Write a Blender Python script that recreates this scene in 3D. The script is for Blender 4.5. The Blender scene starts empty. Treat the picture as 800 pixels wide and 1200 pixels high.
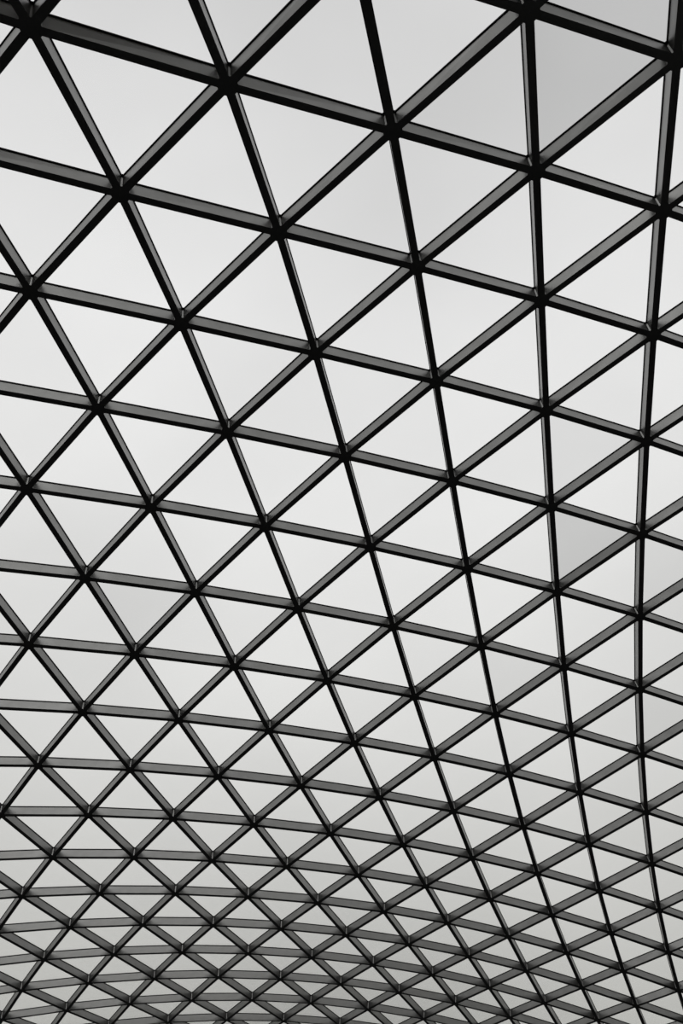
import bpy, math, random
from mathutils import Vector, Matrix

# ------------------------------------------------------------------ camera, sky, exposure
scene = bpy.context.scene
col = scene.collection
FPX = 950.0                                   # focal length in pixels of the 800x1200 frame
PITCH = math.radians(47.0)                    # the camera looks up at the vault
EYE = Vector((0.0, 0.0, 1.6))

cam_data = bpy.data.cameras.new('camera')
cam_data.sensor_fit = 'VERTICAL'
cam_data.sensor_height = 36.0
cam_data.sensor_width = 24.0
cam_data.lens = FPX * 36.0 / 1200.0
cam_data.clip_end = 500
camera = bpy.data.objects.new('camera', cam_data)
camera.location = EYE
camera.rotation_euler = (math.pi / 2 + PITCH, 0, 0)
col.objects.link(camera)
scene.camera = camera

vs = scene.view_settings
vs.view_transform = 'Standard'
vs.look = 'None'
vs.exposure = 0.0
vs.gamma = 1.0
vs.use_curve_mapping = False


def node(nt, kind, **kw):
    n = nt.nodes.new(kind)
    for k, v in kw.items():
        setattr(n, k, v)
    return n


def build_sky():
    w = bpy.data.worlds.new('overcast_sky')
    scene.world = w
    w.use_nodes = True
    nt = w.node_tree
    nt.nodes.clear()
    out = node(nt, 'ShaderNodeOutputWorld')
    bg = node(nt, 'ShaderNodeBackground')
    tc = node(nt, 'ShaderNodeTexCoord')
    sep = node(nt, 'ShaderNodeSeparateXYZ')
    nt.links.new(tc.outputs['Generated'], sep.inputs[0])
    # overcast sky: a little dimmer and warmer near the horizon, dark ground below it
    ramp = node(nt, 'ShaderNodeValToRGB')
    cr = ramp.color_ramp
    cr.interpolation = 'LINEAR'
    stops = [(0.0, (.012, .012, .012)), (0.495, (.012, .012, .012)), (0.505, (.45, .45, .42)),
             (0.60, (.56, .56, .53)), (0.72, (.735, .735, .718)), (0.86, (.90, .90, .895)), (0.93, (.875, .875, .875)),
             (1.0, (.74, .74, .742))]
    while len(cr.elements) < len(stops):
        cr.elements.new(0.5)
    for e, (p, c) in zip(cr.elements, stops):
        e.position = p
        e.color = (*c, 1)
    mr = node(nt, 'ShaderNodeMapRange')
    mr.inputs['From Min'].default_value = -1
    mr.inputs['From Max'].default_value = 1
    nt.links.new(sep.outputs['Z'], mr.inputs['Value'])
    nt.links.new(mr.outputs[0], ramp.inputs[0])
    noise = node(nt, 'ShaderNodeTexNoise')
    noise.inputs['Scale'].default_value = 2.6
    noise.inputs['Detail'].default_value = 3
    noise.inputs['Roughness'].default_value = .37
    nt.links.new(tc.outputs['Generated'], noise.inputs['Vector'])
    mc = node(nt, 'ShaderNodeMapRange')
    mc.inputs['From Min'].default_value = .3
    mc.inputs['From Max'].default_value = .7
    mc.inputs['To Min'].default_value = .90
    mc.inputs['To Max'].default_value = 1.04
    nt.links.new(noise.outputs[0], mc.inputs['Value'])
    mul = node(nt, 'ShaderNodeVectorMath', operation='SCALE')
    nt.links.new(ramp.outputs[0], mul.inputs[0])
    nt.links.new(mc.outputs[0], mul.inputs['Scale'])
    nt.links.new(mul.outputs[0], bg.inputs['Color'])
    bg.inputs['Strength'].default_value = 1.0
    nt.links.new(bg.outputs[0], out.inputs[0])


build_sky()

# veiled sun in the open sky behind the viewer, through the overcast: very soft shadows
sun_data = bpy.data.lights.new('veiled_sun_offscreen', 'SUN')
sun_data.energy = .8
sun_data.angle = math.radians(60)
sun_data.color = (1, .995, .98)
sun = bpy.data.objects.new('veiled_sun_offscreen', sun_data)
sun.rotation_euler = Vector((-.30, -.80, .46)).to_track_quat('Z', 'Y').to_euler()
col.objects.link(sun)


# ------------------------------------------------------------------ materials
def mat_steel():
    m = bpy.data.materials.new('grey_painted_steel')
    m.use_nodes = True
    nt = m.node_tree
    b = nt.nodes['Principled BSDF']
    tc = node(nt, 'ShaderNodeTexCoord')
    n = node(nt, 'ShaderNodeTexNoise')
    n.inputs['Scale'].default_value = 3.0
    n.inputs['Detail'].default_value = 4
    r = node(nt, 'ShaderNodeValToRGB')
    r.color_ramp.elements[0].position = .3
    r.color_ramp.elements[1].position = .7
    r.color_ramp.elements[0].color = (STEEL * .9, STEEL * .9, STEEL * .88, 1)
    r.color_ramp.elements[1].color = (STEEL * 1.1, STEEL * 1.1, STEEL * 1.08, 1)
    nt.links.new(tc.outputs['Object'], n.inputs['Vector'])
    nt.links.new(n.outputs[0], r.inputs[0])
    nt.links.new(r.outputs[0], b.inputs['Base Color'])
    b.inputs['Roughness'].default_value = .37
    b.inputs['Metallic'].default_value = .85
    return m


def mat_rubber():
    m = bpy.data.materials.new('black_rubber_gasket')
    m.use_nodes = True
    b = m.node_tree.nodes['Principled BSDF']
    n = node(m.node_tree, 'ShaderNodeTexNoise')
    n.inputs['Scale'].default_value = 30
    r = node(m.node_tree, 'ShaderNodeValToRGB')
    r.color_ramp.elements[0].color = (.006, .006, .006, 1)
    r.color_ramp.elements[1].color = (.012, .012, .012, 1)
    m.node_tree.links.new(n.outputs[0], r.inputs[0])
    m.node_tree.links.new(r.outputs[0], b.inputs['Base Color'])
    b.inputs['Roughness'].default_value = .8
    b.inputs['Specular IOR Level'].default_value = .15
    return m


def mat_stone():
    m = bpy.data.materials.new('pale_limestone')
    m.use_nodes = True
    nt = m.node_tree
    b = nt.nodes['Principled BSDF']
    n = node(nt, 'ShaderNodeTexNoise')
    n.inputs['Scale'].default_value = 1.5
    n.inputs['Detail'].default_value = 6
    r = node(nt, 'ShaderNodeValToRGB')
    r.color_ramp.elements[0].color = (.17, .165, .155, 1)
    r.color_ramp.elements[1].color = (.27, .26, .245, 1)
    nt.links.new(n.outputs[0], r.inputs[0])
    nt.links.new(r.outputs[0], b.inputs['Base Color'])
    b.inputs['Roughness'].default_value = .85
    return m


def mat_glass(name, t):
    """thin clear float glass: transmission t per pane, Fresnel reflection on each face"""
    m = bpy.data.materials.new(name)
    m.use_nodes = True
    nt = m.node_tree
    nt.nodes.clear()
    out = node(nt, 'ShaderNodeOutputMaterial')
    mix = node(nt, 'ShaderNodeMixShader')
    lw = node(nt, 'ShaderNodeLayerWeight')              # Schlick reflectance, the same from both sides
    lw.inputs['Blend'].default_value = .5
    pw = node(nt, 'ShaderNodeMath', operation='POWER')
    pw.inputs[1].default_value = 5
    nt.links.new(lw.outputs['Facing'], pw.inputs[0])
    fr = node(nt, 'ShaderNodeMath', operation='MULTIPLY_ADD')
    fr.inputs[1].default_value = .97
    fr.inputs[2].default_value = .03
    nt.links.new(pw.outputs[0], fr.inputs[0])
    tr = node(nt, 'ShaderNodeBsdfTransparent')
    n = node(nt, 'ShaderNodeTexNoise')
    n.inputs['Scale'].default_value = .8
    tc = node(nt, 'ShaderNodeTexCoord')
    nt.links.new(tc.outputs['Object'], n.inputs['Vector'])
    s = math.sqrt(t)
    r = node(nt, 'ShaderNodeValToRGB')
    r.color_ramp.elements[0].position = .3
    r.color_ramp.elements[1].position = .7
    r.color_ramp.elements[0].color = (s * .992, s * .992, s * .990, 1)
    r.color_ramp.elements[1].color = (s, s, s * .998, 1)
    nt.links.new(n.outputs[0], r.inputs[0])
    nt.links.new(r.outputs[0], tr.inputs['Color'])
    gl = node(nt, 'ShaderNodeBsdfGlossy')
    gl.inputs['Roughness'].default_value = .02
    gl.inputs['Color'].default_value = (.9, .9, .9, 1)
    nt.links.new(fr.outputs[0], mix.inputs[0])
    nt.links.new(tr.outputs[0], mix.inputs[1])
    nt.links.new(gl.outputs[0], mix.inputs[2])
    nt.links.new(mix.outputs[0], out.inputs[0])
    return m


STEEL = .21
M_STEEL = mat_steel()
M_RUBBER = mat_rubber()
GLASS = [mat_glass('clear_glass', .985), mat_glass('faintly_tinted_glass', .95),
         mat_glass('lightly_tinted_glass', .87), mat_glass('tinted_glass', .71)]

# ------------------------------------------------------------------ the lattice surface
# The vault is a smooth surface: node (a, c) of the triangular grid is a polynomial of a and c,
# in units of one mean bar length, measured from the eye point along the view's axes.
DEG = 6
BAR = 2.0                                     # metres, mean bar length
COEF = [
    (-0.10529, -3.34935, 9.73895),
    (4.72644, -0.97302, 0.83826),
    (-0.27076, -0.37671, 0.00180),
    (0.00943, -0.08051, 0.27616),
    (0.14838, -0.11024, 0.15166),
    (-0.01085, 0.02143, -0.09959),
    (-0.00593, 0.03468, -0.03617),
    (-0.76265, -5.80913, 4.07025),
    (-0.11583, 0.47097, -0.86172),
    (-0.18549, -0.13978, -0.18633),
    (-0.06309, -0.09864, -0.02089),
    (0.07823, -0.09148, 0.10051),
    (0.04390, 0.01153, 0.08748),
    (0.76584, 0.65634, -0.29124),
    (-0.10592, 0.33103, 0.02009),
    (0.22684, -0.01091, -0.35387),
    (-0.05510, -0.07115, -0.00779),
    (-0.21322, 0.14730, -0.00761),
    (-0.02659, 0.29739, 0.50178),
    (0.32320, -0.54275, 0.30471),
    (0.06963, 0.08821, -0.01986),
    (-0.04149, 0.18650, -0.08921),
    (-0.20944, -0.93939, 0.05169),
    (0.05955, 0.05009, 0.07961),
    (0.02189, -0.01524, 0.10068),
    (0.07311, 0.03242, -0.08426),
    (-0.09568, 0.02442, -0.11304),
    (0.04103, 0.26028, 0.01339),
]
MON = [(p, q) for p in range(DEG + 1) for q in range(DEG + 1 - p)]
SP, CP = math.sin(PITCH), math.cos(PITCH)
HEX = ((0, 1), (1, 0), (1, -1), (0, -1), (-1, 0), (-1, 1))     # the six neighbours, in turning order


def surf(a, c):
    u, v = (a - 8) / 8, (c + a * .45 - 3) / 5
    x = y = z = 0.0
    for (p, q), k in zip(MON, COEF):
        m = u ** p * v ** q
        x += m * k[0]
        y += m * k[1]
        z += m * k[2]
    return EYE + BAR * Vector((x, CP * z - SP * y, SP * z + CP * y))


def normal(a, c):
    n = (surf(a, c + .02) - surf(a, c - .02)).cross(surf(a + .02, c) - surf(a - .02, c)).normalized()
    return n if n.z > 0 else -n


def pixel(p):
    d = p - EYE
    z = CP * d.y + SP * d.z
    if z < .5:
        return None
    return (400 + FPX * d.x / z, 600 - FPX * (CP * d.z - SP * d.y) / z)


# grid nodes of the photograph's field of view, then two rings more on every side
ROWS = {-1: (3, 4), 0: (0, 4), 1: (0, 4), 2: (-1, 4), 3: (-1, 4), 4: (-2, 4), 5: (-2, 4), 6: (-3, 4), 7: (-3, 4),
        8: (-4, 4), 9: (-5, 4), 10: (-5, 4), 11: (-6, 4), 12: (-7, 3), 13: (-7, 2), 14: (-8, 0), 15: (-9, -2),
        16: (-6, -5)}
grid = {(a, c) for a, (c0, c1) in ROWS.items() for c in range(c0, c1 + 1)}
for _ in range(3):
    grid |= {(a + da, c + dc) for a, c in grid for da, dc in HEX}
POS = {k: surf(*k) for k in grid}
NRM = {k: normal(*k) for k in grid}

WIDTH, DEPTH = .098, .190                     # bar section; DEPTH without the gasket on top
GASKET_H, GASKET_W = .020, .118
ARM = .155                                    # where a joint ends and a bar begins


def arm_dir(k, q):
    """direction of neighbour q seen from k, in the tangent plane of k"""
    n = NRM[k]
    d = POS[q] - POS[k]
    return (d - n * d.dot(n)).normalized()


def section(k, q, w, h0, h1, r):
    """four corners of a bar's section at the joint k towards q: left/right at height h0, then h1"""
    n = NRM[k]
    d = arm_dir(k, q)
    s = n.cross(d)
    b = POS[k] + d * r
    return [b + s * (w / 2) + n * h0, b - s * (w / 2) + n * h0, b - s * (w / 2) + n * h1, b + s * (w / 2) + n * h1]


BOX_F = [(0, 1, 2, 3), (7, 6, 5, 4), (0, 4, 5, 1), (1, 5, 6, 2), (2, 6, 7, 3), (3, 7, 4, 0)]


def bar_mesh(k, q, w, h0, h1):
    s0 = section(k, q, w, h0, h1, ARM)
    s1 = section(q, k, w, h0, h1, ARM)
    s1 = [s1[1], s1[0], s1[3], s1[2]]
    return s0 + s1, BOX_F


def star_mesh(k, w, h0, h1, fillet):
    """a six-armed joint block: arm ends plus a small flat between neighbouring arms"""
    n = NRM[k]
    ds = [arm_dir(k, (k[0] + d[0], k[1] + d[1])) for d in HEX if (k[0] + d[0], k[1] + d[1]) in POS]
    if len(ds) < 6:
        return None
    e1 = ds[0]
    e2 = n.cross(e1)
    ang = sorted(math.atan2(d.dot(e2), d.dot(e1)) % (2 * math.pi - 1e-6) for d in ds)
    ring = []
    for i, t in enumerate(ang):
        t2 = ang[(i + 1) % 6] + (2 * math.pi if i == 5 else 0)
        ring.append((ARM, -w / 2, t))
        ring.append((ARM, w / 2, t))
        half = (t2 - t) / 2
        x0 = (w / 2) / math.tan(half)         # distance along the arm where the two sides would meet
        ring.append((x0 + fillet, w / 2, t))
        ring.append((x0 + fillet, -w / 2, t2))
    pts = []
    for r, s, t in ring:
        x, y = r * math.cos(t) - s * math.sin(t), r * math.sin(t) + s * math.cos(t)
        pts.append(POS[k] + e1 * x + e2 * y)
    m = len(pts)
    vs_ = [p + n * h0 for p in pts] + [p + n * h1 for p in pts]
    fs = [tuple(reversed(range(m))), tuple(range(m, 2 * m))]
    fs += [(i, (i + 1) % m, m + (i + 1) % m, m + i) for i in range(m)]
    return vs_, fs


def pane_mesh(tri):
    g0, g1 = DEPTH + GASKET_H, DEPTH + GASKET_H + .024
    ps = [POS[k] for k in tri]
    cen = sum(ps, Vector()) / 3
    inset = []
    for k, p in zip(tri, ps):
        d = cen - p
        inset.append((k, p + d * (.014 / d.length * 2)))
    vs_ = [p + NRM[k] * g0 for k, p in inset] + [p + NRM[k] * g1 for k, p in inset]
    fs = [(2, 1, 0), (3, 4, 5), (0, 1, 4, 3), (1, 2, 5, 4), (2, 0, 3, 5)]
    a, b, c = vs_[:3]
    if (b - a).cross(c - a).dot(NRM[tri[0]]) < 0:
        fs = [tuple(reversed(f)) for f in fs]
    return vs_, fs


def link(name, vs_, fs, mat, parent, origin, parent_origin):
    me = bpy.data.meshes.new(name)
    me.from_pydata([v - origin for v in vs_], [], fs)
    me.materials.append(mat)
    me.update()
    o = bpy.data.objects.new(name, me)
    o.parent = parent
    o.location = origin - parent_origin
    col.objects.link(o)
    return o


class Pile:
    """many alike pieces joined into one mesh"""
    def __init__(self):
        self.v, self.f = [], []

    def add(self, m):
        n = len(self.v)
        self.v += m[0]
        self.f += [tuple(i + n for i in f) for f in m[1]]

    def build(self, name, mat):
        if self.v:
            o = link(name, self.v, self.f, mat, roof, ROOF_O, ROOF_O)
            o['kind'] = 'stuff'


ROOF_O = Vector((0, 16, 10))
roof = bpy.data.objects.new('ceiling', None)
roof.location = ROOF_O
roof.empty_display_size = .5
roof['kind'] = 'structure'
roof['label'] = 'vaulted glass roof on a triangular lattice of dark grey steel bars'
roof['category'] = 'glass roof'
col.objects.link(roof)


def shown(pts):
    """how large a piece shows in the photograph's frame, in pixels"""
    px = [pixel(p) for p in pts]
    if any(p is None for p in px):
        return 0
    steps = []
    m = len(px)
    for i in range(m):
        for j in range(i + 1, m):
            n_in = sum(1 for t in range(21) if -8 < px[i][0] + (px[j][0] - px[i][0]) * t / 20 < 808
                       and -8 < px[i][1] + (px[j][1] - px[i][1]) * t / 20 < 1208)
            steps.append(math.dist(px[i], px[j]) * n_in / 21)
    return sum(steps) / len(steps)


# tall wall added unseen behind the viewer to shade the roof's near end
def added_shade_wall():
    y, top = min(p.y for p in POS.values()) - 1.5, 17.0
    v, f = [], []

    def box(x0, x1, y0, y1, z0, z1):
        n = len(v)
        v.extend(Vector(p) for p in ((x0, y0, z0), (x1, y0, z0), (x1, y1, z0), (x0, y1, z0),
                                     (x0, y0, z1), (x1, y0, z1), (x1, y1, z1), (x0, y1, z1)))
        f.extend(tuple(n + i for i in q) for q in ((0, 3, 2, 1), (4, 5, 6, 7), (0, 1, 5, 4), (1, 2, 6, 5),
                                                   (2, 3, 7, 6), (3, 0, 4, 7)))
    box(-32, 32, y - 1.2, y, 0, top)
    box(-32.2, 32.2, y - 1.4, y + .35, top, top + .5)          # coping
    box(-32, 32, y, y + .2, 11.0, 11.4)                        # string course under the roof line
    box(-32, 32, y, y + .15, 0, .6)                            # plinth
    me = bpy.data.meshes.new('added_shade_wall')
    o0 = Vector((0, y, 0))
    me.from_pydata([p - o0 for p in v], [], f)
    me.materials.append(mat_stone())
    o = bpy.data.objects.new('added_shade_wall', me)
    o.location = o0
    o['kind'] = 'structure'
    o['label'] = 'tall plain limestone wall added unseen behind the viewer to shade the roof'
    o['category'] = 'wall'
    col.objects.link(o)


added_shade_wall()

LIMIT = 300
# ------------------------------------------------------------------ bars with their glazing gaskets
edges = [(k, (k[0] + d[0], k[1] + d[1])) for k in sorted(grid) for d in HEX[:3] if (k[0] + d[0], k[1] + d[1]) in grid]
edges.sort(key=lambda e: -shown([POS[e[0]], POS[e[1]]]))
rest, rest_g = Pile(), Pile()
for i, (k, q) in enumerate(edges):
    bar = bar_mesh(k, q, WIDTH, 0, DEPTH)
    gas = bar_mesh(k, q, GASKET_W, DEPTH, DEPTH + GASKET_H)
    if i < LIMIT:
        o = (POS[k] + POS[q]) / 2
        b = link('steel_beam', *bar, M_STEEL, roof, o, ROOF_O)
        link('glazing_gasket', *gas, M_RUBBER, b, o, o)
    else:
        rest.add(bar)
        rest_g.add(gas)

# ------------------------------------------------------------------ star joints
rest_j = Pile()
for k in sorted(grid, key=lambda k: -shown([POS[k], POS[k] + NRM[k] * .2])):
    star = star_mesh(k, WIDTH, 0, DEPTH, .022)
    if star is None:
        continue
    cap = star_mesh(k, GASKET_W, DEPTH, DEPTH + GASKET_H, .02)
    if shown([POS[k], POS[k] + NRM[k] * .2]) > 0:
        o = POS[k]
        j = link('star_joint', *star, M_STEEL, roof, o, ROOF_O)
        link('joint_gasket', *cap, M_RUBBER, j, o, o)
    else:
        rest_j.add(star)
        rest_g.add(cap)

# ------------------------------------------------------------------ glass panes
rng = random.Random(4)
TINT = {((-1, 3), 0): 3, ((-2, 3), 1): 3, ((3, 3), 0): 3, ((-1, 2), 1): 2, ((2, 3), 0): 2, ((3, 4), 0): 2,
        ((5, -2), 0): 2, ((5, -1), 0): 1, ((5, 0), 0): 1, ((5, 2), 0): 2, ((5, 4), 0): 2, ((-1, 1), 0): 1}
tris = []
for a, c in sorted(grid):
    for t, tri in enumerate((((a, c), (a, c + 1), (a + 1, c)), ((a, c + 1), (a + 1, c), (a + 1, c + 1)))):
        if all(k in grid for k in tri):
            tint = TINT.get(((a, c), t), 1 if rng.random() < .22 else 0)
            tris.append((tri, tint))
tris.sort(key=lambda t: -shown([POS[k] for k in t[0]]))
rest_p = Pile()
for i, (tri, tint) in enumerate(tris):
    m = pane_mesh(tri)
    if i < LIMIT:
        o = sum(m[0], Vector()) / 6
        p = link('glass_pane', *m, GLASS[tint], roof, o, ROOF_O)
        if tint == 3:
            p['label'] = 'darker tinted triangular glass pane'
    else:
        rest_p.add(m)

rest.build('outlying_beams', M_STEEL)
rest_j.build('outlying_joints', M_STEEL)
rest_g.build('outlying_gaskets', M_RUBBER)
rest_p.build('outlying_panes', GLASS[0])
